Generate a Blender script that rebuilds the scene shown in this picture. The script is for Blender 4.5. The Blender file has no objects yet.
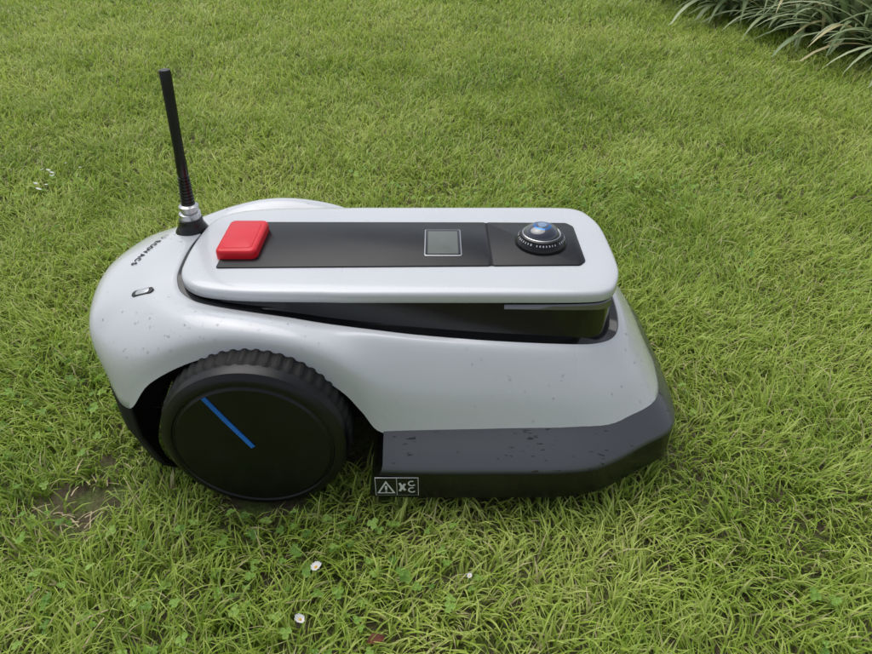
import bpy, bmesh, math, random
import numpy as np
from mathutils import Vector, noise, Matrix
from mathutils.bvhtree import BVHTree
R = random.Random(7)
S = bpy.context.scene
YC = 0.72

# ---------------------------------------------------------------- helpers
def link(o, parent=None):
    S.collection.objects.link(o)
    if parent: o.parent = parent
    return o
def mesh_obj(name, verts, faces, mat, parent=None, smooth=True, angle=35, linkit=True):
    me = bpy.data.meshes.new(name)
    me.from_pydata([tuple(v) for v in verts], [], faces)
    bm = bmesh.new(); bm.from_mesh(me)
    bmesh.ops.recalc_face_normals(bm, faces=bm.faces)
    bm.to_mesh(me); bm.free()
    if smooth:
        me.polygons.foreach_set('use_smooth', [True]*len(me.polygons))
        me.set_sharp_from_angle(angle=math.radians(angle))
    me.materials.append(mat)
    o = bpy.data.objects.new(name, me)
    if linkit: link(o, parent)
    return o
def empty(name, loc=(0,0,0)):
    e = bpy.data.objects.new(name, None); e.location = loc; e.empty_display_size = .1
    S.collection.objects.link(e); return e
def cr(p0,p1,p2,p3,t):
    return 0.5*((2*p1)+(-p0+p2)*t+(2*p0-5*p1+4*p2-p3)*t*t+(-p0+3*p1-3*p2+p3)*t*t*t)
def crl(pts, n):
    P=[Vector(p) for p in pts]
    P=[2*P[0]-P[1]]+P+[2*P[-1]-P[-2]]
    out=[]
    for i in range(1,len(P)-2):
        for k in range(n):
            out.append(cr(P[i-1],P[i],P[i+1],P[i+2],k/n))
    out.append(P[-2]); return out
def mirror_open(h):
    m=[Vector((p.x,-p.y,p.z)) for p in h[1:-1]]
    return h+m[::-1]
def catm(h,n):
    P=[Vector(p) for p in h]
    a=Vector((P[1].x,-P[1].y,P[1].z)); b=Vector((P[-2].x,-P[-2].y,P[-2].z))
    P=[a]+P+[b]; out=[]
    for i in range(1,len(P)-2):
        for k in range(n): out.append(cr(P[i-1],P[i],P[i+1],P[i+2],k/n))
    out.append(P[-2]); return out
def loft(name, rings, mat, parent, closed=True, cap0=False, cap1=False, angle=35):
    n=len(rings[0]); v=[p for r in rings for p in r]; f=[]
    for i in range(len(rings)-1):
        for j in range(n if closed else n-1):
            k=(j+1)%n
            f.append((i*n+j,i*n+k,(i+1)*n+k,(i+1)*n+j))
    if cap0: f.append(tuple(range(n))[::-1])
    if cap1: f.append(tuple((len(rings)-1)*n+j for j in range(n)))
    return mesh_obj(name,v,f,mat,parent,angle=angle)
def inset(ring,d):
    n=len(ring); out=[]
    for i in range(n):
        t=ring[(i+1)%n]-ring[i-1]
        nn=Vector((-t.y,t.x,0)); nn.normalize()
        out.append((ring[i],nn))
    c=sum(ring,Vector())/n
    s=1 if sum((c-p).dot(q) for p,q in out)>0 else -1
    return [p+q*s*d for p,q in out]
def setz(ring,z): return [Vector((p.x,p.y,z)) for p in ring]
def rrect(cx,cy,hx,hy,r,z,n=6):
    o=[]
    for sx,sy,a0 in ((1,1,0),(-1,1,90),(-1,-1,180),(1,-1,270)):
        for k in range(n+1):
            a=math.radians(a0+90*k/n)
            o.append(Vector((cx+sx*(hx-r)+r*math.cos(a), cy+sy*(hy-r)+r*math.sin(a), z)))
    return o
def rrect(cx,cy,hx,hy,r,z,n=6):
    o=[]
    for sx,sy,a0 in ((1,1,0),(-1,1,90),(-1,-1,180),(1,-1,270)):
        for k in range(n+1):
            a=math.radians(a0+90*k/n)
            o.append(Vector((cx+sx*(hx-r)+r*math.cos(a), cy+sy*(hy-r)+r*math.sin(a), z)))
    return o
def rbox(name,cx,cy,hx,hy,r,z0,z1,b,mat,parent):
    R0=rrect(cx,cy,hx,hy,r,z0)
    rings=[R0,setz(R0,z1-b)]
    for k in (1,2,3):
        a=math.radians(30*k)
        rings.append([Vector((p.x,p.y,z1-b+b*math.sin(a))) for p in rrect(cx,cy,hx-b*(1-math.cos(a)),hy-b*(1-math.cos(a)),max(r-b*(1-math.cos(a)),.0003),0)])
    return loft(name,rings,mat,parent,cap0=True,cap1=True)
def lathe(name, prof, mat, parent, axis='Z', loc=(0,0,0), n=64, rf=None, angle=35, lean=0, z0=0):
    v=[];f=[]
    for (r,h) in prof:
        for k in range(n):
            a=2*math.pi*k/n
            rr=rf(r,h,k) if rf else r
            if axis=='Z': p=(rr*math.cos(a)+lean*(h-z0),rr*math.sin(a),h)
            else: p=(rr*math.cos(a),h,rr*math.sin(a))
            v.append(Vector(p)+Vector(loc))
    m=len(prof)
    for i in range(m-1):
        for j in range(n):
            k=(j+1)%n; f.append((i*n+j,i*n+k,(i+1)*n+k,(i+1)*n+j))
    f.append(tuple(range(n))); f.append(tuple((m-1)*n+j for j in range(n)))
    return mesh_obj(name,v,f,mat,parent,angle=angle)

# ---------------------------------------------------------------- materials
def mat(name, col, rough=.5, metal=0, coat=0, bump=0, bscale=800, var=0, vscale=30, spec=.5):
    m=bpy.data.materials.new(name); m.use_nodes=True
    nt=m.node_tree; b=nt.nodes['Principled BSDF']
    b.inputs['Base Color'].default_value=(*col,1); b.inputs['Roughness'].default_value=rough
    b.inputs['Metallic'].default_value=metal; b.inputs['Coat Weight'].default_value=coat; b.inputs['Coat Roughness'].default_value=.08
    b.inputs['Specular IOR Level'].default_value=spec
    tc=nt.nodes.new('ShaderNodeTexCoord')
    if bump:
        n=nt.nodes.new('ShaderNodeTexNoise'); n.inputs['Scale'].default_value=bscale
        nt.links.new(tc.outputs['Object'],n.inputs['Vector'])
        bp=nt.nodes.new('ShaderNodeBump'); bp.inputs['Strength'].default_value=bump; bp.inputs['Distance'].default_value=.0005
        nt.links.new(n.outputs['Fac'],bp.inputs['Height']); nt.links.new(bp.outputs['Normal'],b.inputs['Normal'])
    if var:
        n=nt.nodes.new('ShaderNodeTexNoise'); n.inputs['Scale'].default_value=vscale; n.inputs['Detail'].default_value=6
        nt.links.new(tc.outputs['Object'],n.inputs['Vector'])
        r=nt.nodes.new('ShaderNodeValToRGB')
        r.color_ramp.elements[0].position=.35; r.color_ramp.elements[1].position=.65
        r.color_ramp.elements[0].color=(*[c*(1-var) for c in col],1); r.color_ramp.elements[1].color=(*col,1)
        nt.links.new(n.outputs['Fac'],r.inputs['Fac']); nt.links.new(r.outputs['Color'],b.inputs['Base Color'])
        mr=nt.nodes.new('ShaderNodeMapRange'); mr.inputs['To Min'].default_value=max(rough-.1,.03); mr.inputs['To Max'].default_value=min(rough+.1,1)
        nt.links.new(n.outputs['Fac'],mr.inputs['Value']); nt.links.new(mr.outputs['Result'],b.inputs['Roughness'])
    return m
M_white=mat('white_plastic',(.605,.625,.65),.28,coat=.6,bump=.10,bscale=1500,var=.03,vscale=9)
M_black=mat('black_satin_plastic',(.007,.0075,.009),.27,bump=.15,bscale=1800,var=.3,vscale=25)
M_gloss=mat('black_gloss_plastic',(.006,.006,.007),.10,var=.2,vscale=40)
M_deckblk=mat('black_panel',(.006,.007,.0095),.24,bump=.2,bscale=2500,var=.15,vscale=20,spec=.28)
M_rubber=mat('tyre_rubber',(.006,.006,.006),.7,bump=.5,bscale=300,var=.5,vscale=60,spec=.4)
M_hub=mat('wheel_cover_plastic',(.006,.0062,.007),.36,bump=.25,bscale=900,var=.35,vscale=30,spec=.4)
M_red=mat('red_plastic',(.74,.010,.024),.33,bump=.1,bscale=900,var=.06,vscale=50,spec=.4)
M_metal=mat('satin_metal',(.55,.56,.57),.3,metal=1,bump=.1,bscale=500)
M_strip=mat('grey_metallic_trim',(.20,.20,.21),.25,metal=.8,bump=.1,bscale=500)
M_blue=mat('blue_strip',(.02,.20,.80),.22,var=.4,vscale=22)
M_screen=mat('lcd_screen',(.12,.135,.118),.2,var=.1,vscale=40)
M_label=mat('label_black',(.01,.01,.01),.4,var=.1)
M_lwhite=mat('label_white',(.8,.8,.8),.5,var=.1)
M_logo=mat('logo_grey',(.02,.02,.024),.5,var=.1)
M_lens=mat('lens_glass',(.008,.014,.035),.04,coat=1,spec=.9)
M_ringt=mat('ring_print',(.6,.62,.65),.5,var=.1)
def ledge_mat():
    m=bpy.data.materials.new('bumper_grey_plastic'); m.use_nodes=True; nt=m.node_tree; b=nt.nodes['Principled BSDF']
    tc=nt.nodes.new('ShaderNodeTexCoord'); mp=nt.nodes.new('ShaderNodeMapping'); mp.inputs['Scale'].default_value=(.5,2.2,1)
    n=nt.nodes.new('ShaderNodeTexNoise'); n.inputs['Scale'].default_value=120; n.inputs['Detail'].default_value=2; n.inputs['Roughness'].default_value=.5
    n2=nt.nodes.new('ShaderNodeTexNoise'); n2.inputs['Scale'].default_value=11
    ad=nt.nodes.new('ShaderNodeMath'); ad.operation='MULTIPLY_ADD'; ad.inputs[1].default_value=.5
    r=nt.nodes.new('ShaderNodeValToRGB'); r.color_ramp.elements[0].position=.56; r.color_ramp.elements[1].position=.59
    r.color_ramp.elements[0].color=(.018,.018,.020,1); r.color_ramp.elements[1].color=(.070,.074,.082,1)
    nt.links.new(tc.outputs['Object'],mp.inputs[0]); nt.links.new(mp.outputs[0],n.inputs['Vector']); nt.links.new(tc.outputs['Object'],n2.inputs['Vector'])
    nt.links.new(n2.outputs['Fac'],ad.inputs[0]); nt.links.new(n.outputs['Fac'],ad.inputs[2]); nt.links.new(ad.outputs[0],r.inputs[0])
    nt.links.new(r.outputs[0],b.inputs['Base Color'])
    mr=nt.nodes.new('ShaderNodeMapRange'); mr.inputs['From Min'].default_value=.555; mr.inputs['From Max'].default_value=.60; mr.inputs['To Min'].default_value=.08; mr.inputs['To Max'].default_value=.2
    nt.links.new(ad.outputs[0],mr.inputs[0]); nt.links.new(mr.outputs[0],b.inputs['Roughness'])
    return m
M_ledge=ledge_mat()
M_water=bpy.data.materials.new('water'); M_water.use_nodes=True
_b=M_water.node_tree.nodes['Principled BSDF']; _b.inputs['Transmission Weight'].default_value=1; _b.inputs['IOR'].default_value=1.33; _b.inputs['Roughness'].default_value=.02; _b.inputs['Base Color'].default_value=(1,1,1,1)

# ---------------------------------------------------------------- mower
mow=empty('robot_lawn_mower',(0,YC,0))
A=[(.226,0,.180),(.224,-.06,.177),(.214,-.093,.172),(.187,-.114,.176),(.14,-.128,.186),(.06,-.131,.193),(-.018,-.130,.200),(-.07,-.128,.206),
   (-.105,-.126,.210),(-.13,-.124,.213),(-.165,-.121,.218),(-.21,-.117,.223),(-.248,-.112,.227),(-.274,-.104,.229),(-.293,-.089,.231),(-.304,-.068,.233),(-.309,-.045,.235),(-.311,0,.237)]
B=[(.238,0,.172),(.236,-.062,.169),(.223,-.101,.164),(.195,-.123,.168),(.148,-.139,.177),(.06,-.143,.185),(-.018,-.143,.194),(-.066,-.143,.202),
   (-.100,-.145,.209),(-.126,-.146,.216),(-.162,-.146,.226),(-.21,-.145,.2345),(-.252,-.142,.236),(-.288,-.134,.232),(-.317,-.118,.228),(-.340,-.093,.227),(-.355,-.06,.229),(-.362,0,.232)]
C=[(.262,0,.140),(.260,-.064,.138),(.246,-.112,.135),(.215,-.140,.137),(.165,-.160,.141),(.062,-.165,.146),(-.020,-.168,.151),(-.062,-.170,.160),
   (-.090,-.170,.183),(-.115,-.169,.202),(-.155,-.168,.219),(-.21,-.167,.228),(-.258,-.166,.223),(-.307,-.163,.204),(-.347,-.152,.187),(-.382,-.126,.187),(-.408,-.088,.198),(-.424,0,.203)]
D=[(.283,0,.100),(.283,-.068,.100),(.270,-.125,.100),(.232,-.156,.100),(.178,-.177,.100),(.070,-.181,.100),(-.012,-.183,.100),(-.062,-.183,.100),
   (-.084,-.178,.128),(-.106,-.176,.158),(-.150,-.174,.191),(-.21,-.173,.206),(-.262,-.173,.196),(-.316,-.173,.165),(-.350,-.167,.123),(-.374,-.148,.125),(-.397,-.104,.130),(-.412,0,.133)]
L=[(.2176,0),(.2160,-.052),(.2075,-.083),(.194,-.1025),(.164,-.1095),(.06,-.110),(-.018,-.110),(-.07,-.110),(-.105,-.110),(-.13,-.109),(-.165,-.1085),(-.21,-.107),(-.245,-.103),(-.270,-.096),(-.288,-.082),(-.298,-.063),(-.302,-.04),(-.304,0)]
NS=6
rings=[mirror_open(catm(r,NS)) for r in (A,B,C,D)]
n=len(rings[0]); NV=6; dense=[]
P=[[2*rings[0][j]-rings[1][j] for j in range(n)]]+rings+[[2*rings[3][j]-rings[2][j] for j in range(n)]]
for i in range(1,4):
    for k in range(NV):
        dense.append([cr(P[i-1][j],P[i][j],P[i+1][j],P[i+2][j],k/NV) for j in range(n)])
dense.append(rings[3])
top0=inset(rings[0],.0010); top0=[Vector((p.x,p.y,p.z-.0008)) for p in top0]
top1=inset(rings[0],.0012); top1=[Vector((p.x,p.y,p.z-.004)) for p in top1]
bot0=[Vector((p.x*1.0,p.y*.994,p.z-.0008)) for p in rings[3]]
bot=[Vector((p.x*1.0,p.y*.975,p.z+.001)) for p in rings[3]]
dense=[top1,top0]+dense+[bot0,bot]
shell=loft('body_shell',dense,M_white,mow,angle=60)

# deck
Ls=[(p[0],p[1],.236) for p in L]
lip=mirror_open(catm(Ls,NS))
def sc(ring,d,z):
    return [Vector((-.0435+(p.x+.0435)*(1-d/.2605),p.y*(1-d/.110),z)) for p in ring]
deck_rings=[setz(inset(lip,.006),.2290),setz(inset(lip,.0015),.2290),setz(lip,.2306),setz(lip,.2384),setz(inset(lip,.0006),.2404),setz(inset(lip,.0020),.2420),setz(inset(lip,.0045),.2430),sc(lip,.012,.2441),sc(lip,.024,.2448),sc(lip,.045,.2450)]
deck=loft('top_deck',deck_rings,M_white,mow,cap1=True,angle=60)
a=rings[0]
w0=[Vector((p.x,p.y,p.z-.006)) for p in inset(a,.0005)]
w1=[Vector((p.x,p.y,p.z-.0014)) for p in inset(a,.0014)]
w2=[]; w3=[]; w4=[]
il=inset(lip,.007)
for p,q in zip(a,il):
    m=p.lerp(q,.62); w2.append(Vector((m.x,m.y,p.z-.0012)))
    m=p.lerp(q,.78); w3.append(Vector((m.x,m.y,p.z+max(0,(.226-p.z)*.35)-.0012)))
    w4.append(Vector((q.x,q.y,.2297)))
waist=loft('waist_panel',[w0,w1,w2,w3,w4],M_gloss,mow,cap0=True,cap1=True,angle=25)
half=catm([(p[0],p[1],.2245) for p in L],NS)
for sgn,nm in ((1,'trim_strip_near'),(-1,'trim_strip_far')):
    pts=[Vector((p.x,p.y*sgn,p.z)) for p in half if .072<p.x<.2 and p.y<-.08]
    m=len(pts); v=[];f=[]
    for i,p in enumerate(pts):
        t=i/(m-1)
        hgt=.0085*(1-t)+.0030*t
        out=Vector((0,-1*sgn,0))
        q=p+Vector((0,.0005*sgn,-.0015*t))
        v+= [q+Vector((0,0,.0045)), q+out*.0015+Vector((0,0,.003)), q+out*.0025+Vector((0,0,.003-hgt)), q+Vector((0,.006*sgn,.001-hgt))]
    for i in range(m-1):
        for k in range(4):
            f.append((i*4+k,i*4+(k+1)%4,(i+1)*4+(k+1)%4,(i+1)*4+k))
    f+= [(0,1,2,3),tuple((m-1)*4+k for k in (3,2,1,0))]
    mesh_obj(nm,v,f,M_strip,mow,angle=30)

def plate(name,pts,z0,z1,mt,b=.0012):
    r=[Vector((x,y,0)) for x,y in pts]
    return loft(name,[setz(r,z0),setz(r,z1-b),setz(inset(r,b*.4),z1-b*.3),setz(inset(r,b),z1)],mt,mow,cap1=True,cap0=True)
def roundpoly(pts,r,n=5):
    out=[]; N=len(pts)
    for i in range(N):
        p=Vector(pts[i]).to_2d(); a_=Vector(pts[i-1]).to_2d(); b_=Vector(pts[(i+1)%N]).to_2d()
        da=(a_-p).normalized(); db=(b_-p).normalized()
        s=p+da*r; e=p+db*r
        for k in range(n+1):
            t=k/n; q=s*(1-t)**2+p*2*t*(1-t)+e*t*t; out.append((q.x,q.y))
    return out
plate('deck_panel_rear',roundpoly([(-.258,-.060),(.0648,-.0555),(.0648,.0555),(-.258,.057)],.004),.243,.2466,M_deckblk,.0008)
plate('deck_panel_front',roundpoly([(.0664,-.0555),(.170,-.054),(.178,-.044),(.178,.044),(.170,.054),(.0664,.0555)],.0035),.243,.2466,M_deckblk,.0008)
plate('deck_panel_joint',[(.060,-.0545),(.070,-.0545),(.070,.0545),(.060,.0545)],.243,.2459,M_rubber,.0004)
rbox('stop_button',-.2385,0,.0245,.041,.008,.243,.2575,.004,M_red,mow)
rbox('stop_button_pad',-.2385,0,.018,.033,.006,.2570,.2581,.0010,M_red,mow)
rbox('display_bezel',.0085,0,.0228,.0338,.003,.2460,.2474,.0006,M_metal,mow)
rbox('display_gasket',.0085,0,.0216,.0326,.0025,.2463,.2477,.0003,M_gloss,mow)
rbox('display_screen',.0085,-.001,.0185,.0285,.0010,.2468,.2479,.0002,M_screen,mow)
# camera pod
CL=(.130,0,0)
lathe('camera_base',[(.0320,.245),(.0320,.2490),(.0310,.2515),(.0285,.2550),(.0268,.2572),(.0235,.2580)],M_gloss,mow,loc=CL)
lathe('camera_ring',[(.0262,.2565),(.0258,.2592),(.0240,.2600),(.0225,.2600),(.0215,.2585)],M_black,mow,loc=CL)
lathe('camera_bezel',[(.0236,.2590),(.0236,.2604),(.0228,.2609),(.0219,.2604),(.0217,.2590)],M_metal,mow,loc=CL)
dome=[(.0215,.2580)]+[(.0215*math.cos(math.radians(t)),.2590+.0125*math.sin(math.radians(t))) for t in range(0,90,6)]+[(.0008,.2715)]
lathe('camera_dome',dome,M_lens,mow,loc=CL)
lathe('camera_iris',[(.0115,.2685),(.0110,.2698),(.0090,.2706),(.0070,.2706)],mat('lens_coating_reflection',(.06,.20,.50),.12,metal=.7),mow,loc=CL)  # blue reflection in the dome put into the lens coating colour
lathe('camera_painted_glint',[(.0058,.2705),(.0055,.2714),(.003,.2718),(.001,.2719)],mat('lens_painted_highlight',(.35,.48,.65),.08,metal=.8),mow,loc=CL)  # bluish-white reflection at the dome centre, painted as a pale disc
v=[];f=[]
for k in range(46):
    if k%8==7: continue
    a0=2*math.pi*k/46; da=.035+.03*R.random()
    for (rr,aa) in ((.0274,a0),(.0288,a0),(.0288,a0+da),(.0274,a0+da)):
        v.append((CL[0]+rr*math.cos(aa),rr*math.sin(aa), .2572-(rr-.0268)*1.28+.0006))
    f.append(tuple(range(len(v)-4,len(v))))
mesh_obj('camera_ring_print',v,f,M_ringt,mow,smooth=False)

# antenna
ax,ay=-.3235,.060; zb=.2285
lk=dict(lean=.06,z0=zb)
lathe('antenna_base',[(.0225,zb-.012),(.0225,zb),(.0215,zb+.005),(.018,zb+.011),(.0155,zb+.016),(.015,zb+.022),(.010,zb+.024)],M_black,mow,loc=(ax,ay,0),**lk)
lathe('antenna_connector',[(.0125,zb+.018),(.0138,zb+.022),(.0138,zb+.030),(.0105,zb+.0315),(.0105,zb+.0345),(.0125,zb+.0355),(.0125,zb+.040),(.009,zb+.042)],M_metal,mow,loc=(ax,ay,0),n=24,angle=20,**lk)
zz=zb+.041; pr=[(.0085,zz)]
for k in range(9):
    z0=zz+.002+k*.0042
    pr+=[(.0088-.00018*k,z0),(.0088-.00018*k,z0+.0026),(.0078-.00018*k,z0+.003),(.0078-.00018*k,z0+.0041)]
pr+=[(.0070,zz+.043),(.0068,zz+.06),(.0062,zz+.066),(.0068,zz+.165),(.0060,zz+.168),(.002,zz+.169)]
lathe('antenna_whip',pr,M_black,mow,loc=(ax,ay,0),n=24,angle=30,**lk)

# wheels
WX,WZ=-.2015,.107
for sg,nm in ((-1,'near'),(1,'far')):
    s=lambda y: y*sg
    cov=[(.002,.2145),(.02,.2145),(.055,.2142),(.0840,.2134),(.0865,.2110),(.0880,.2106),(.0895,.2122),(.092,.2124),(.0968,.2105),(.1015,.2065),(.1035,.200),(.1035,.194),(.094,.190)]
    lathe('wheel_cover_'+nm,[(r,s(h)) for r,h in cov],M_hub,mow,axis='Y',loc=(WX,0,WZ),n=96,angle=28)
    NT=52*4
    def rf(r,h,k):
        return r+(.0020 if (k//2)%2==0 and r>.1035 else 0)
    lathe('tyre_'+nm,[(.085,s(.197)),(.1025,s(.197)),(.1042,s(.192)),(.1046,s(.172)),(.1046,s(.152)),(.1010,s(.145)),(.06,s(.144))],M_rubber,mow,axis='Y',loc=(WX,0,WZ),n=NT,rf=rf,angle=30)
    p0=Vector((-.0400,0,.0735)); p1=Vector((.0005,0,.003)); d=(p1-p0).normalized(); nrm=Vector((-d.z,0,d.x)); w=.0025
    N=10; v=[];f=[]
    for i in range(N+1):
        c=p0.lerp(p1,i/N); rr=math.hypot(c.x,c.z)
        yy=.2145 if rr<.055 else .2142-(rr-.055)*.028
        for dw,dy in ((-w,-.001),(-w,.0012),(w,.0012),(w,-.001)):
            q=c+nrm*dw; v.append((WX+q.x,sg*(yy+dy),WZ+q.z))
    for i in range(N):
        for k in range(3): f.append((i*4+k,i*4+k+1,(i+1)*4+k+1,(i+1)*4+k))
    f+=[(0,1,2,3),tuple(N*4+k for k in (3,2,1,0))]
    mesh_obj('wheel_stripe_'+nm,v,f,M_blue,mow,angle=30)
    pts=[(-.074,-.190,.028),(-.066,-.184,.07)]+[D[i] for i in range(7,15)]
    c=crl(pts,6)
    r0=[Vector((p.x,-sg*(p.y*.982),p.z+.001)) for p in c]; r1=[Vector((p.x,sg*.085,p.z)) for p in c]
    loft('wheel_well_'+nm,[r0,r1],M_rubber,mow,closed=False,angle=60)
    lathe('caster_'+nm,[(.01,.014),(.033,.013),(.036,.008),(.036,-.008),(.033,-.013),(.01,-.014)],M_rubber,mow,axis='Y',loc=(.19,sg*.11,.038),n=32)

r=rrect(-.07,0,.27,.10,.03,.045)
loft('chassis',[r,setz(r,.16),setz(inset(r,.02),.168)],M_rubber,mow,cap0=True,cap1=True)
r=rrect(.10,0,.16,.165,.05,.04)
loft('cutter_housing',[r,setz(r,.095)],M_rubber,mow,cap0=True,cap1=True)

# bumper
BI=[(-.060,-.178),(-.012,-.180),(.07,-.178),(.13,-.177),(.178,-.173),(.23,-.152),(.266,-.122),(.279,-.068),(.279,0)]
BO=[(-.060,-.219),(-.012,-.221),(.08,-.221),(.145,-.220),(.190,-.211),(.244,-.180),(.287,-.149),(.300,-.090),(.302,0)]
def brow(pts,z,dx0=0,off=0):
    h=[Vector((p[0],p[1]+off if i<6 else p[1]+off*.3,z)) for i,p in enumerate(pts)]
    h[0].x+=dx0
    h=h[::-1]
    P=[Vector((h[1].x,-h[1].y,h[1].z))]+h+[2*h[-1]-h[-2]]
    out=[]
    for i in range(1,len(P)-2):
        for k in range(6): out.append(cr(P[i-1],P[i],P[i+1],P[i+2],k/6))
    out.append(P[-2])
    return [Vector((p.x,-p.y,p.z)) for p in out[1:]][::-1]+out
def blend(p,q,t): return [(a_[0]*(1-t)+b_[0]*t,a_[1]*(1-t)+b_[1]*t) for a_,b_ in zip(p,q)]
led=[brow(BI,.1045),brow(blend(BI,BO,.12),.1015),brow(blend(BI,BO,.5),.0925),brow(blend(BI,BO,.93),.0815),brow(BO,.0785,-.001),brow(blend(BI,BO,1.01),.0755,-.002)]
loft('bumper_ledge',led,M_ledge,mow,closed=False,angle=45)
fac=[brow(blend(BI,BO,1.0),.0757,-.002),brow(blend(BI,BO,.975),.0742,-.0025),brow(blend(BI,BO,1.0),.0728,-.003),brow(BO,.050,-.010,.0),brow(BO,.034,-.017,.001),brow(blend(BI,BO,.96),.0295,-.018,.001),brow(blend(BI,BO,.3),.029,-.018)]
loft('bumper_face',fac,M_black,mow,closed=False,angle=30)
for sg,nm in ((-1,'near'),(1,'far')):
    v=[(-.060,.178,.1043),(-.060,.2185,.0788),(-.0635,.219,.0735),(-.070,.219,.050),(-.077,.218,.034),(-.078,.214,.0295),(-.078,.150,.029),(-.06,.150,.104)]
    mesh_obj('bumper_end_'+nm,[(x,sg*y,z) for x,y,z in v],[tuple(range(8))],M_black,mow,smooth=False)
K=D[14:]
kz=[[(p[0]+.003,p[1]*.985,p[2]+.004) for p in K],[(p[0]+.001,p[1]*1.0,p[2]-.004) for p in K],[(p[0]+.002,p[1]*1.01,.08) for p in K],[(p[0]+.016,p[1]*1.0,.030) for p in K],[(p[0]+.03,p[1]*.97,.020) for p in K]]
rr=[]
for row in kz:
    h=[Vector(p) for p in row]; P=[2*h[0]-h[1]]+h+[Vector((h[-2].x,-h[-2].y,h[-2].z))]
    o=[]
    for i in range(1,len(P)-2):
        for k in range(6): o.append(cr(P[i-1],P[i],P[i+1],P[i+2],k/6))
    o.append(P[-2]); rr.append(o+[Vector((p.x,-p.y,p.z)) for p in o[:-1]][::-1])
sk=loft('rear_skirt',rr,M_rubber,mow,closed=False,angle=50)
md=sk.modifiers.new('s','SOLIDIFY'); md.thickness=.004; md.offset=0

bvh=BVHTree.FromPolygons([v.co.copy() for v in shell.data.vertices],[tuple(p.vertices) for p in shell.data.polygons])
def on_shell(x,y):
    h=bvh.ray_cast(Vector((x,y,1)),Vector((0,0,-1)))
    nn=h[1] if h[0] else Vector((0,0,1))
    if nn.z<0: nn=-nn
    return h[0],nn
def glyph(txt,x,y,size,name):
    p,nn=on_shell(x,y)
    cu=bpy.data.curves.new(name,'FONT'); cu.body=txt; cu.size=size; cu.align_x='CENTER'; cu.align_y='CENTER'; cu.extrude=.0003; cu.offset=.0001; cu.materials.append(M_logo)
    o=bpy.data.objects.new(name,cu); link(o,mow)
    X=Vector((-.2,-1,0)); X=(X-nn*X.dot(nn)).normalized(); Y=nn.cross(X)
    m=Matrix((X,Y,nn)).transposed().to_4x4(); m.translation=p+nn*.0009
    o.matrix_local=m
    return o
for i,ch in enumerate('ECOVACS'):
    glyph(ch,-.360-.0020*i,.030-.0086*i,.0112,'logo_letter_%d'%(i+1))
p,nn=on_shell(-.355,.044)
v=[];f=[]
for k in range(20):
    a0=math.radians(40+280*k/19)
    for q in (.0052,.0040): v.append(p+nn*.0009+Vector((q*math.cos(a0),q*math.sin(a0),0))-nn*(Vector((q*math.cos(a0),q*math.sin(a0),0)).dot(nn)))
for k in range(19): f.append((2*k,2*k+1,2*k+3,2*k+2))
mesh_obj('logo_emblem',v,f,M_logo,mow,smooth=False)
def on_surf(x,y,name,hx,hy,r,mt,h0,h1):
    p,nn=on_shell(x,y)
    o=rbox(name,0,0,hx,hy,r,h0,h1,min(.0005,h1/3),mt,mow)
    X=Vector((1,0,0)); X=(X-nn*X.dot(nn)).normalized(); Y=nn.cross(X)
    m=Matrix((X,Y,nn)).transposed().to_4x4(); m.translation=p; o.matrix_local=m
on_surf(-.338,-.086,'charging_contact_frame',.0140,.0050,.0048,M_black,-.002,.0008)
on_surf(-.338,-.086,'charging_contact_plate',.0088,.0040,.0033,M_metal,-.002,.0014)

LY=.2214
def lab(x0,x1,z0,z1,off,mt,name):
    y0=-LY-off
    v=[(x0,y0,z0),(x1,y0,z0),(x1,y0+.0,z1),(x0,y0+.0,z1)]
    v+=[(a_,b_+.0006,c_) for a_,b_,c_ in v]
    f=[(0,1,2,3),(7,6,5,4),(0,4,5,1),(1,5,6,2),(2,6,7,3),(3,7,4,0)]
    return mesh_obj(name,v,f,mt,mow,smooth=False)
def tri(pts,off,mt,name):
    y0=-LY-off; n_=len(pts)
    return mesh_obj(name,[(x,y0,z) for x,z in pts],[tuple(range(n_))],mt,mow,smooth=False)
lab(-.0695,-.0200,.0375,.0670,.0000,M_lwhite,'warning_label_border')
lab(-.0688,-.0452,.0382,.0663,.0004,M_label,'warning_label_panel_1')
lab(-.0444,-.0207,.0382,.0663,.0004,M_label,'warning_label_panel_2')
dz=.0012
tri([(-.0675,.0405+dz),(-.0465,.0405+dz),(-.057,.0615+dz)],.0008,M_lwhite,'warning_triangle')
tri([(-.0645,.0423+dz),(-.0495,.0423+dz),(-.057,.0575+dz)],.0011,M_label,'warning_triangle_inner')
tri([(-.0582,.0468+dz),(-.0558,.0468+dz),(-.0556,.0538+dz),(-.0584,.0538+dz)],.0014,M_lwhite,'warning_mark')
tri([(-.0580,.0435+dz),(-.0560,.0435+dz),(-.0560,.0453+dz),(-.0580,.0453+dz)],.0014,M_lwhite,'warning_mark_dot')
tri([(-.0430,.045+dz),(-.0405,.0435+dz),(-.0340,.056+dz),(-.0365,.0575+dz)],.0008,M_lwhite,'label_cross_1')
tri([(-.0430,.0575+dz),(-.0405,.059+dz),(-.0340,.0465+dz),(-.0365,.045+dz)],.0011,M_lwhite,'label_cross_2')
tri([(-.0408,.048+dz),(-.0362,.048+dz),(-.0362,.0545+dz),(-.0408,.0545+dz)],.0014,M_lwhite,'label_figure')
for j,(cx,cz) in enumerate(((-.0275,.0585),(-.0275,.0475))):
    v=[];f=[]
    for k in range(15):
        a0=math.radians(60+270*k/14)
        for q in (.0046,.0029): v.append((cx+q*math.cos(a0),-LY-.0009,cz+q*math.sin(a0)))
    for k in range(14): f.append((2*k,2*k+1,2*k+3,2*k+2))
    mesh_obj('label_loop_%d'%(j+1),v,f,M_lwhite,mow,smooth=False)

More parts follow.
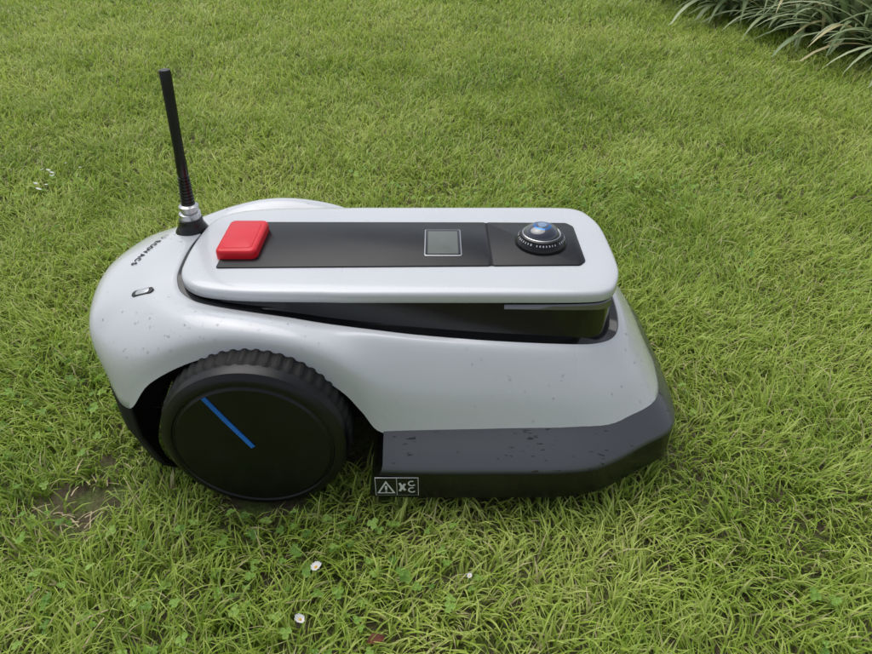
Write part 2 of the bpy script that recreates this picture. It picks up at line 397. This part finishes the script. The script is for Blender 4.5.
dv=[];df=[]
def drop(p,nn,r):
    X=nn.orthogonal().normalized(); Y=nn.cross(X); b0=len(dv); m=8
    ex=1+R.random()*.4
    for h,q in ((.0,1.0),(.25,.86),(.40,.52)):
        for k in range(m):
            a0=2*math.pi*k/m; dv.append(p+X*(r*q*math.cos(a0)*ex)+Y*(r*q*math.sin(a0))+nn*(r*h+.00002))
    dv.append(p+nn*r*.45)
    for i in range(2):
        for k in range(m): df.append((b0+i*m+k,b0+i*m+(k+1)%m,b0+(i+1)*m+(k+1)%m,b0+(i+1)*m+k))
    for k in range(m): df.append((b0+2*m+k,b0+2*m+(k+1)%m,b0+3*m))
cnt=0
while cnt<330:
    x=R.uniform(-.4,.28); y=R.uniform(-.18,.18)
    p,nn=on_shell(x,y)
    if not p or nn.z<.3: continue
    if abs(y)<.113 and x>-.3 and x<.22: continue
    if noise.noise(Vector((x*9,y*9,1)))<-.1+R.random()*.35: continue
    drop(p,nn,R.choice((.0005,.0006,.0008,.0010,.0013))); cnt+=1
mesh_obj('water_droplets',dv,df,M_water,mow,angle=80)

# ---------------------------------------------------------------- ground
def ground_mat():
    m=bpy.data.materials.new('soil_and_moss'); m.use_nodes=True; nt=m.node_tree; b=nt.nodes['Principled BSDF']
    tc=nt.nodes.new('ShaderNodeTexCoord')
    n=nt.nodes.new('ShaderNodeTexNoise'); n.inputs['Scale'].default_value=25; n.inputs['Detail'].default_value=10
    n2=nt.nodes.new('ShaderNodeTexNoise'); n2.inputs['Scale'].default_value=190; n2.inputs['Detail'].default_value=8; n2.inputs['Roughness'].default_value=.7
    nt.links.new(tc.outputs['Object'],n.inputs['Vector']); nt.links.new(tc.outputs['Object'],n2.inputs['Vector'])
    r=nt.nodes.new('ShaderNodeValToRGB'); e=r.color_ramp.elements
    e[0].position=.42; e[0].color=(.25,.19,.12,1); e[1].position=.62; e[1].color=(.24,.32,.07,1)
    r2=nt.nodes.new('ShaderNodeValToRGB'); r2.color_ramp.elements[0].position=.35; r2.color_ramp.elements[1].position=.65
    r2.color_ramp.elements[0].color=(.25,.25,.25,1)
    mx=nt.nodes.new('ShaderNodeMixRGB'); mx.blend_type='MULTIPLY'; mx.inputs[0].default_value=.85
    nt.links.new(n.outputs[0],r.inputs[0]); nt.links.new(r.outputs[0],mx.inputs[1]); nt.links.new(n2.outputs[0],r2.inputs[0]); nt.links.new(r2.outputs[0],mx.inputs[2])
    nt.links.new(mx.outputs[0],b.inputs['Base Color']); b.inputs['Roughness'].default_value=.9
    bp=nt.nodes.new('ShaderNodeBump'); bp.inputs['Distance'].default_value=.01; nt.links.new(n2.outputs[0],bp.inputs['Height']); nt.links.new(bp.outputs[0],b.inputs['Normal'])
    return m
M_ground=ground_mat()
G=[-60,-20,-8,-5]+[-5+.25*i for i in range(1,41)]+[8,20,60]
v=[(x,y+2,-.002) for y in G for x in G]; n_=len(G)
f=[(j*n_+i,j*n_+i+1,(j+1)*n_+i+1,(j+1)*n_+i) for j in range(n_-1) for i in range(n_-1)]
mesh_obj('ground',v,f,M_ground,None)

def grass_mat(name='grass_blade',dark=(.22,.37,.045),mid=(.46,.62,.090),light=(.70,.79,.23),lo=.62,trans=.42):
    m=bpy.data.materials.new(name); m.use_nodes=True; nt=m.node_tree
    for x in list(nt.nodes): nt.nodes.remove(x)
    N=nt.nodes.new; Lk=nt.links.new
    out=N('ShaderNodeOutputMaterial'); at=N('ShaderNodeAttribute'); at.attribute_name='bl'
    sp=N('ShaderNodeSeparateColor'); Lk(at.outputs['Color'],sp.inputs[0])
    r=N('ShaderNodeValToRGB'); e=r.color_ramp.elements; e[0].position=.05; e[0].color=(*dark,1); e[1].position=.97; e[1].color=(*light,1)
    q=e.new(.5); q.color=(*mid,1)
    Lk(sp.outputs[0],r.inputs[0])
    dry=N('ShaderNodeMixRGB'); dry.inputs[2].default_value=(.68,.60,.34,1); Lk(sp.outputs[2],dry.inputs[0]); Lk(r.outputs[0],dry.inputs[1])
    hg=N('ShaderNodeMapRange'); hg.inputs['To Min'].default_value=lo; hg.inputs['To Max'].default_value=1.08; Lk(sp.outputs[1],hg.inputs[0])  # blade and leaf bases darkened in colour: natural tone plus painted occlusion
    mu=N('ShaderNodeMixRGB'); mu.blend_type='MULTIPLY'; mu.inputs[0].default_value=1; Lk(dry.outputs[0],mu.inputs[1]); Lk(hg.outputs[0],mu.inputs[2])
    pb=N('ShaderNodeBsdfPrincipled'); pb.inputs['Roughness'].default_value=.4; pb.inputs['Specular IOR Level'].default_value=.38
    Lk(mu.outputs[0],pb.inputs['Base Color'])
    tr=N('ShaderNodeBsdfTranslucent'); Lk(mu.outputs[0],tr.inputs[0])
    mx=N('ShaderNodeMixShader'); mx.inputs[0].default_value=trans; Lk(pb.outputs[0],mx.inputs[1]); Lk(tr.outputs[0],mx.inputs[2]); Lk(mx.outputs[0],out.inputs[0])
    return m
M_grass=grass_mat()
M_clover=grass_mat('clover_leaf',(.16,.31,.055),(.29,.49,.09),(.42,.60,.15))

rs=np.random.RandomState(11)
TAB=rs.rand(8,64,64)
def vn(x,y,s,k):
    x=x*s+1000; y=y*s+1000; xi=np.floor(x).astype(int); yi=np.floor(y).astype(int); fx=x-xi; fy=y-yi
    fx=fx*fx*(3-2*fx); fy=fy*fy*(3-2*fy); T=TAB[k]
    a_=T[xi%64,yi%64]; b_=T[(xi+1)%64,yi%64]; c_=T[xi%64,(yi+1)%64]; d_=T[(xi+1)%64,(yi+1)%64]
    return (a_*(1-fx)+b_*fx)*(1-fy)+(c_*(1-fx)+d_*fx)*fy
def fbm(x,y,s,k): return .5*vn(x,y,s,k)+.3*vn(x,y,s*2.1,(k+1)%8)+.2*vn(x,y,s*4.3,(k+2)%8)
regs=[]
def region(x0,x1,y0,y1,d,lm,wm):
    n_=int((x1-x0)*(y1-y0)*d); x=rs.uniform(x0,x1,n_); y=rs.uniform(y0,y1,n_)
    regs.append((x,y,np.full(n_,lm),np.full(n_,wm)))
region(-.85,.95,.15,1.35,52000,1.0,1.0)
region(-1.5,-.85,.3,1.35,30000,1.05,1.2); region(.95,1.6,.3,1.35,30000,1.05,1.2)
region(-2.0,2.0,1.35,2.2,27000,1.05,1.3)
region(-2.6,2.4,2.2,3.1,16000,1.12,1.7)
region(-3.3,3.0,3.1,4.5,9500,1.25,2.3)
region(-5,5,4.5,8,1600,1.9,4.5)
region(-3.5,-1.5,-.6,1.35,5000,1.3,2.6); region(1.6,3.5,-.6,1.35,5000,1.3,2.6); region(-1.5,1.5,-.6,.15,9000,1.1,2)
X=np.concatenate([r_[0] for r_ in regs]); Y=np.concatenate([r_[1] for r_ in regs]); LM=np.concatenate([r_[2] for r_ in regs]); WM=np.concatenate([r_[3] for r_ in regs])
lx=X; ly=Y-YC; al=np.abs(ly)
blk=((lx>-.345)&(lx<.25)&(al<.15))|((np.abs(lx+.2)<.055)&(np.abs(al-.18)<.040))|((lx>-.08)&(lx<.26)&(al<.205-.75*np.maximum(0,lx-.17)))
bed=(X>1.62+.06*np.sin(Y*3))&(Y>2.40)
soil=np.zeros_like(X)
for bx,by,br in ((-.437,.505,.040),(-.395,.53,.022)):
    soil=np.maximum(soil,(np.hypot((X-bx),(Y-by)*1.2)<br*(.6+.9*vn(X,Y,35,3))).astype(float))
thin=fbm(X,Y,9,4)
keep=~blk&~bed&~((soil>0)&(rs.rand(len(X))<.92))&~((thin<.34)&(rs.rand(len(X))<.28))
X,Y,LM,WM=X[keep],Y[keep],LM[keep],WM[keep]; n_=len(X)
ly=Y-YC
near=((X>-.42)&(X<.33)&(np.abs(ly)<.235))
hf=fbm(X,Y,7,1)
H=rs.uniform(.022,.054,n_)*LM*(.64+.7*hf)*np.where(near,.80,1.0)*np.where(rs.rand(n_)<.3,.6,1)
W=rs.uniform(.0014,.0031,n_)*WM
fieldA=fbm(X,Y,6,2)*4*math.pi
D_=fieldA+rs.normal(0,.95,n_); u=rs.rand(n_)<.28; D_[u]=rs.uniform(0,6.283,u.sum())
tilt=rs.uniform(.15,1.25,n_); curl=rs.uniform(.2,1.3,n_)
tw=D_+math.pi/2+rs.normal(0,.5,n_)
dx,dy=np.cos(D_),np.sin(D_); px,py=np.cos(tw),np.sin(tw)
macro=.4*fbm(X,Y,1.3,5)+.6*fbm(X,Y,4.5,6)
rnd=np.clip(.6*rs.rand(n_)+(macro-.5)*1.25+.28,0,1)
dr=np.where(rs.rand(n_)<.05,.9,np.where(rs.rand(n_)<.25,rs.rand(n_)*.35,0))
segs=3; V=np.zeros((n_,7,3),np.float32); CC=np.ones((n_,7,4),np.float32)
cx,cy,cz=X.copy(),Y.copy(),np.full(n_,-.003); ang=tilt*.5
for s_ in range(segs+1):
    t=s_/segs; wf=(1,.92,.66,0)[s_]/2
    if s_<segs:
        V[:,2*s_,0]=cx-px*W*wf; V[:,2*s_,1]=cy-py*W*wf; V[:,2*s_,2]=cz
        V[:,2*s_+1,0]=cx+px*W*wf; V[:,2*s_+1,1]=cy+py*W*wf; V[:,2*s_+1,2]=cz
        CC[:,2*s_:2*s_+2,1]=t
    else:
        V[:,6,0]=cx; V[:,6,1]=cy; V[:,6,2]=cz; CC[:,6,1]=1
    st=H/segs
    cx=cx+dx*np.sin(ang)*st; cy=cy+dy*np.sin(ang)*st; cz=np.maximum(cz+np.cos(ang)*st,.002)
    ang=np.minimum(ang+(tilt*.6+curl)/segs*1.3,1.8)
CC[:,:,0]=rnd[:,None]; CC[:,:,2]=dr[:,None]
me=bpy.data.meshes.new('lawn_grass')
me.vertices.add(n_*7); me.vertices.foreach_set('co',V.ravel())
base=(np.arange(n_)*7)[:,None]
loops=(base+np.array([0,1,3,2, 2,3,5,4, 4,5,6])[None,:]).ravel().astype(np.int32)
me.loops.add(len(loops)); me.loops.foreach_set('vertex_index',loops)
ls=((np.arange(n_)*11)[:,None]+np.array([0,4,8])[None,:]).ravel().astype(np.int32)
me.polygons.add(n_*3); me.polygons.foreach_set('loop_start',ls)
me.update(calc_edges=True)
at=me.color_attributes.new('bl','FLOAT_COLOR','POINT'); at.data.foreach_set('color',CC.ravel())
me.polygons.foreach_set('use_smooth',np.ones(n_*3,bool))
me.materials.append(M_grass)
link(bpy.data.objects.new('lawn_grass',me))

def with_attr(me,cols):
    a_=me.color_attributes.new('bl','FLOAT_COLOR','POINT')
    flat=[]
    for c in cols: flat+= [c[0],c[1],c[2],1]
    a_.data.foreach_set('color',flat)
v=[];f=[];c=[]
def blocked(x,y):
    l=y-YC
    return (-.42<x<.3 and abs(l)<.235)
cl=0
while cl<900:
    x=R.uniform(-1.1,1.1); y=R.uniform(.25,1.6)
    if blocked(x,y): continue
    wgt=noise.noise(Vector((x*3.3,y*3.3,9)))
    if x<-.1 and y<.5: wgt+=.3
    if wgt<.05+R.random()*.45: continue
    cl+=1
    z=R.uniform(.012,.030); rr_=R.uniform(.0020,.0040); rnd_=R.random(); rot=R.uniform(0,6.28); tx,ty=R.uniform(-.5,.5),R.uniform(-.5,.5)
    for l in range(3):
        a0=rot+l*2.094; cx_,cy_=x+rr_*math.cos(a0),y+rr_*math.sin(a0)
        b0=len(v); v.append((cx_,cy_,z+(cx_-x)*tx+(cy_-y)*ty-.0006)); c.append((rnd_,.8,0))
        for k in range(8):
            aa=a0+2*math.pi*k/8; q=rr_*(.95 if k else .72)
            X_,Y_=cx_+q*math.cos(aa),cy_+q*math.sin(aa)
            v.append((X_,Y_,z+(X_-x)*tx+(Y_-y)*ty+.0008)); c.append((rnd_,.95,0))
        for k in range(8): f.append((b0,b0+1+k,b0+1+(k+1)%8))
    b0=len(v); v+=[(x-.0006,y,0),(x+.0006,y,0),(x,y,z)]; c+=[(.9,.5,0)]*3; f.append((b0,b0+1,b0+2))
me=bpy.data.meshes.new('clover_patch'); me.from_pydata(v,[],f); with_attr(me,c); me.materials.append(M_clover)
link(bpy.data.objects.new('clover_patch',me))

# daisies
M_pet=mat('white_petal',(.8,.8,.78),.6,var=.1); M_yel=mat('daisy_eye',(.7,.45,.04),.7,var=.2)
M_stem=mat('flower_stem',(.18,.30,.06),.6,var=.2)
def daisy(x,y,z,r,tilt):
    e=empty('daisy',(x,y,0)); v=[];f=[]
    n_=18
    for k in range(n_):
        a0=2*math.pi*k/n_+R.uniform(-.08,.08); q=r*R.uniform(.85,1.05)
        b0=len(v)
        for t,w in ((.2,.06),(.6,.17),(.9,.14),(1,.03)):
            for s_ in (-1,1):
                X=math.cos(a0)*q*t-math.sin(a0)*w*r*s_; Y=math.sin(a0)*q*t+math.cos(a0)*w*r*s_
                v.append((X,Y,z+.5*r*t*t+X*tilt+.0002*(k%2)))
        for s_ in range(3): f.append((b0+2*s_,b0+2*s_+1,b0+2*s_+3,b0+2*s_+2))
    mesh_obj('petals',v,f,M_pet,e)
    lathe('eye',[(r*.3,z),(r*.28,z+r*.15),(r*.15,z+r*.24),(r*.02,z+r*.26)],M_yel,e,n=14)
    lathe('stem',[(.0007,0),(.0007,z)],M_stem,e,n=6)
for x,y,z,r,t in ((-.125,.405,.036,.0060,.3),(-.133,.350,.032,.005,-.5),(.035,.40,.028,.003,.2),(.80,.9,.03,.004,0)):
    daisy(x,y,z,r,t)
M_straw=mat('dry_straw',(.55,.46,.27),.8,var=.4,vscale=60)
v=[];f=[]
for _ in range(550):
    x=R.uniform(-1.2,1.2); y=R.uniform(.28,2.0)
    if _<26: x=-.44+R.gauss(0,.03); y=.508+R.gauss(0,.025)
    if blocked(x,y) and _>=60: continue
    l=R.uniform(.010,.034); a0=R.uniform(0,6.28); w=R.uniform(.0004,.0009); z=R.uniform(.008,.024) if _>=60 else R.uniform(.002,.008)
    dx_,dy_=math.cos(a0),math.sin(a0); dz_=R.uniform(-.2,.2); b0=len(v)
    for t in (0,.5,1):
        for s_ in (-1,1): v.append((x+dx_*l*t-dy_*w*s_,y+dy_*l*t+dx_*w*s_,z+dz_*l*t+(.002 if t==.5 else 0)))
    f+=[(b0,b0+1,b0+3,b0+2),(b0+2,b0+3,b0+5,b0+4)]
mesh_obj('straw_litter',v,f,M_straw,None,smooth=False)
v=[];f=[]
for _ in range(12):
    x=-.885+R.gauss(0,.03); y=1.48+R.gauss(0,.05); r_=R.uniform(.003,.007); z=R.uniform(.022,.032); a1=R.uniform(-.5,.5); b0=len(v)
    for k in range(7):
        a0=2*math.pi*k/7; v.append((x+r_*math.cos(a0),y+r_*.6*math.sin(a0),z+r_*math.cos(a0)*a1))
    f.append(tuple(range(b0,b0+7)))
mesh_obj('fallen_petals',v,f,M_pet,None,smooth=False)
M_leafb=mat('brown_leaf',(.16,.05,.025),.6,var=.4,vscale=120)
def dead_leaf(x,y,z,l,rot):
    v=[];f=[]
    for s in range(7):
        t=s/6; w=.32*l*math.sin(math.pi*min(t*.92+.04,1))
        for k in (-1,0,1):
            X=(t-.5)*l; Y=w*k; Z=z+(.12*l if k else 0)+.1*l*math.sin(t*5)
            v.append((x+X*math.cos(rot)-Y*math.sin(rot),y+X*math.sin(rot)+Y*math.cos(rot),Z))
    for s in range(6):
        for k in range(2): f.append((s*3+k,s*3+k+1,s*3+k+4,s*3+k+3))
    mesh_obj('dead_leaf',v,f,M_leafb,None)
dead_leaf(-.058,.335,.022,.018,.4)

# ---------------------------------------------------------------- strap-leaved plants
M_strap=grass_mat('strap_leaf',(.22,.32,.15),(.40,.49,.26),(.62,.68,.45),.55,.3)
def strap(x,y,n_,Lm,seed):
    rg=random.Random(seed); v=[];f=[];c=[]
    for b in range(n_):
        d=rg.uniform(0,6.283); q=rg.uniform(0,.12); l=Lm*rg.uniform(.45,1.15); w=rg.uniform(.016,.027)
        cx,cy,cz=q*math.cos(d),q*math.sin(d),0; ang=rg.uniform(.1,1.0); bend=rg.uniform(.8,2.0); rnd=rg.random(); b0=len(v); seg=10
        dry=1. if rg.random()<.06 else 0
        side=rg.uniform(-.4,.4)
        for s in range(seg+1):
            t=s/seg; ww=w*.5*min(1,.55+t*1.5)*(1 if t<.55 else max(.04,1-((t-.55)/.45)**1.6))
            px,py=-math.sin(d),math.cos(d)
            for k,zo in ((-1,.22),(0,0),(1,.22)):
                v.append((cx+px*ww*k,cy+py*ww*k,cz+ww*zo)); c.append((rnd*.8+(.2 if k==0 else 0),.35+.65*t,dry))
            st=l/seg; cx+=math.cos(d)*math.sin(ang)*st; cy+=math.sin(d)*math.sin(ang)*st; cz+=math.cos(ang)*st
            if cz<.02: cz=.02+rg.random()*.004
            ang=min(ang+bend/seg*(.6+t),2.6); d+=side/seg
        for s in range(seg):
            for k in range(2): f.append((b0+s*3+k,b0+s*3+k+1,b0+s*3+k+4,b0+s*3+k+3))
    me=bpy.data.meshes.new('strap_leaf_plant'); me.from_pydata(v,[],f); with_attr(me,c); me.materials.append(M_strap)
    me.polygons.foreach_set('use_smooth',[True]*len(me.polygons))
    o=bpy.data.objects.new('strap_leaf_plant',me); o.location=(x,y,0); link(o)
for i,(x,y,n_,l) in enumerate(((1.76,2.48,190,.50),(1.68,2.78,210,.50),(2.05,2.60,170,.58),(1.58,3.10,200,.48),(1.93,3.03,180,.6),(1.46,3.42,200,.50),(1.82,3.45,180,.6),(1.44,3.75,190,.52),(2.1,3.9,150,.65),(1.62,4.10,150,.6),(2.5,2.8,120,.6),(2.5,3.5,140,.65))):
    strap(x,y,n_,l,900+i)
M_soil=mat('bed_soil',(.045,.033,.022),.95,bump=1,bscale=60,var=.5,vscale=30)
v=[];f=[];nx=12;ny=16
for j in range(ny+1):
    for i in range(nx+1):
        y=2.35+j*.2; x=1.64+.06*math.sin(y*3)+i*.14
        v.append((x,y,.004+.03*min(i,2)/2+.012*noise.noise(Vector((x*7,y*7,3)))))
for j in range(ny):
    for i in range(nx): f.append((j*(nx+1)+i,j*(nx+1)+i+1,(j+1)*(nx+1)+i+1,(j+1)*(nx+1)+i))
mesh_obj('flower_bed_soil',v,f,M_soil,None)

# ---------------------------------------------------------------- light
w=bpy.data.worlds.new('World'); S.world=w; w.use_nodes=True; nt=w.node_tree
sky=nt.nodes.new('ShaderNodeTexSky'); sky.sky_type='NISHITA'; sky.sun_disc=False
el,az=math.radians(66),math.radians(-35)
sky.sun_elevation=el; sky.sun_rotation=az; sky.air_density=1.0; sky.dust_density=2.5; sky.ozone_density=1
hs=nt.nodes.new('ShaderNodeHueSaturation'); hs.inputs['Saturation'].default_value=.38
bg=nt.nodes['Background']; bg.inputs[1].default_value=.15
nt.links.new(sky.outputs[0],hs.inputs['Color']); nt.links.new(hs.outputs[0],bg.inputs[0])
sd=bpy.data.lights.new('sun','SUN'); sd.energy=1.5; sd.angle=math.radians(55); sd.color=(1,.975,.94)
so=bpy.data.objects.new('sun',sd); link(so)
dirv=Vector((math.sin(az)*math.cos(el),math.cos(az)*math.cos(el),math.sin(el)))
so.rotation_euler=dirv.to_track_quat('Z','Y').to_euler(); so.location=dirv*5

cd=bpy.data.cameras.new('camera'); cd.lens=27.04; cd.sensor_width=36; cd.clip_end=300; cd.clip_start=.02
co=bpy.data.objects.new('camera',cd); co.location=(0,0,.64); co.rotation_euler=(math.radians(54),0,0); link(co)
S.camera=co
S.view_settings.view_transform='Standard'; S.view_settings.look='None'; S.view_settings.exposure=0
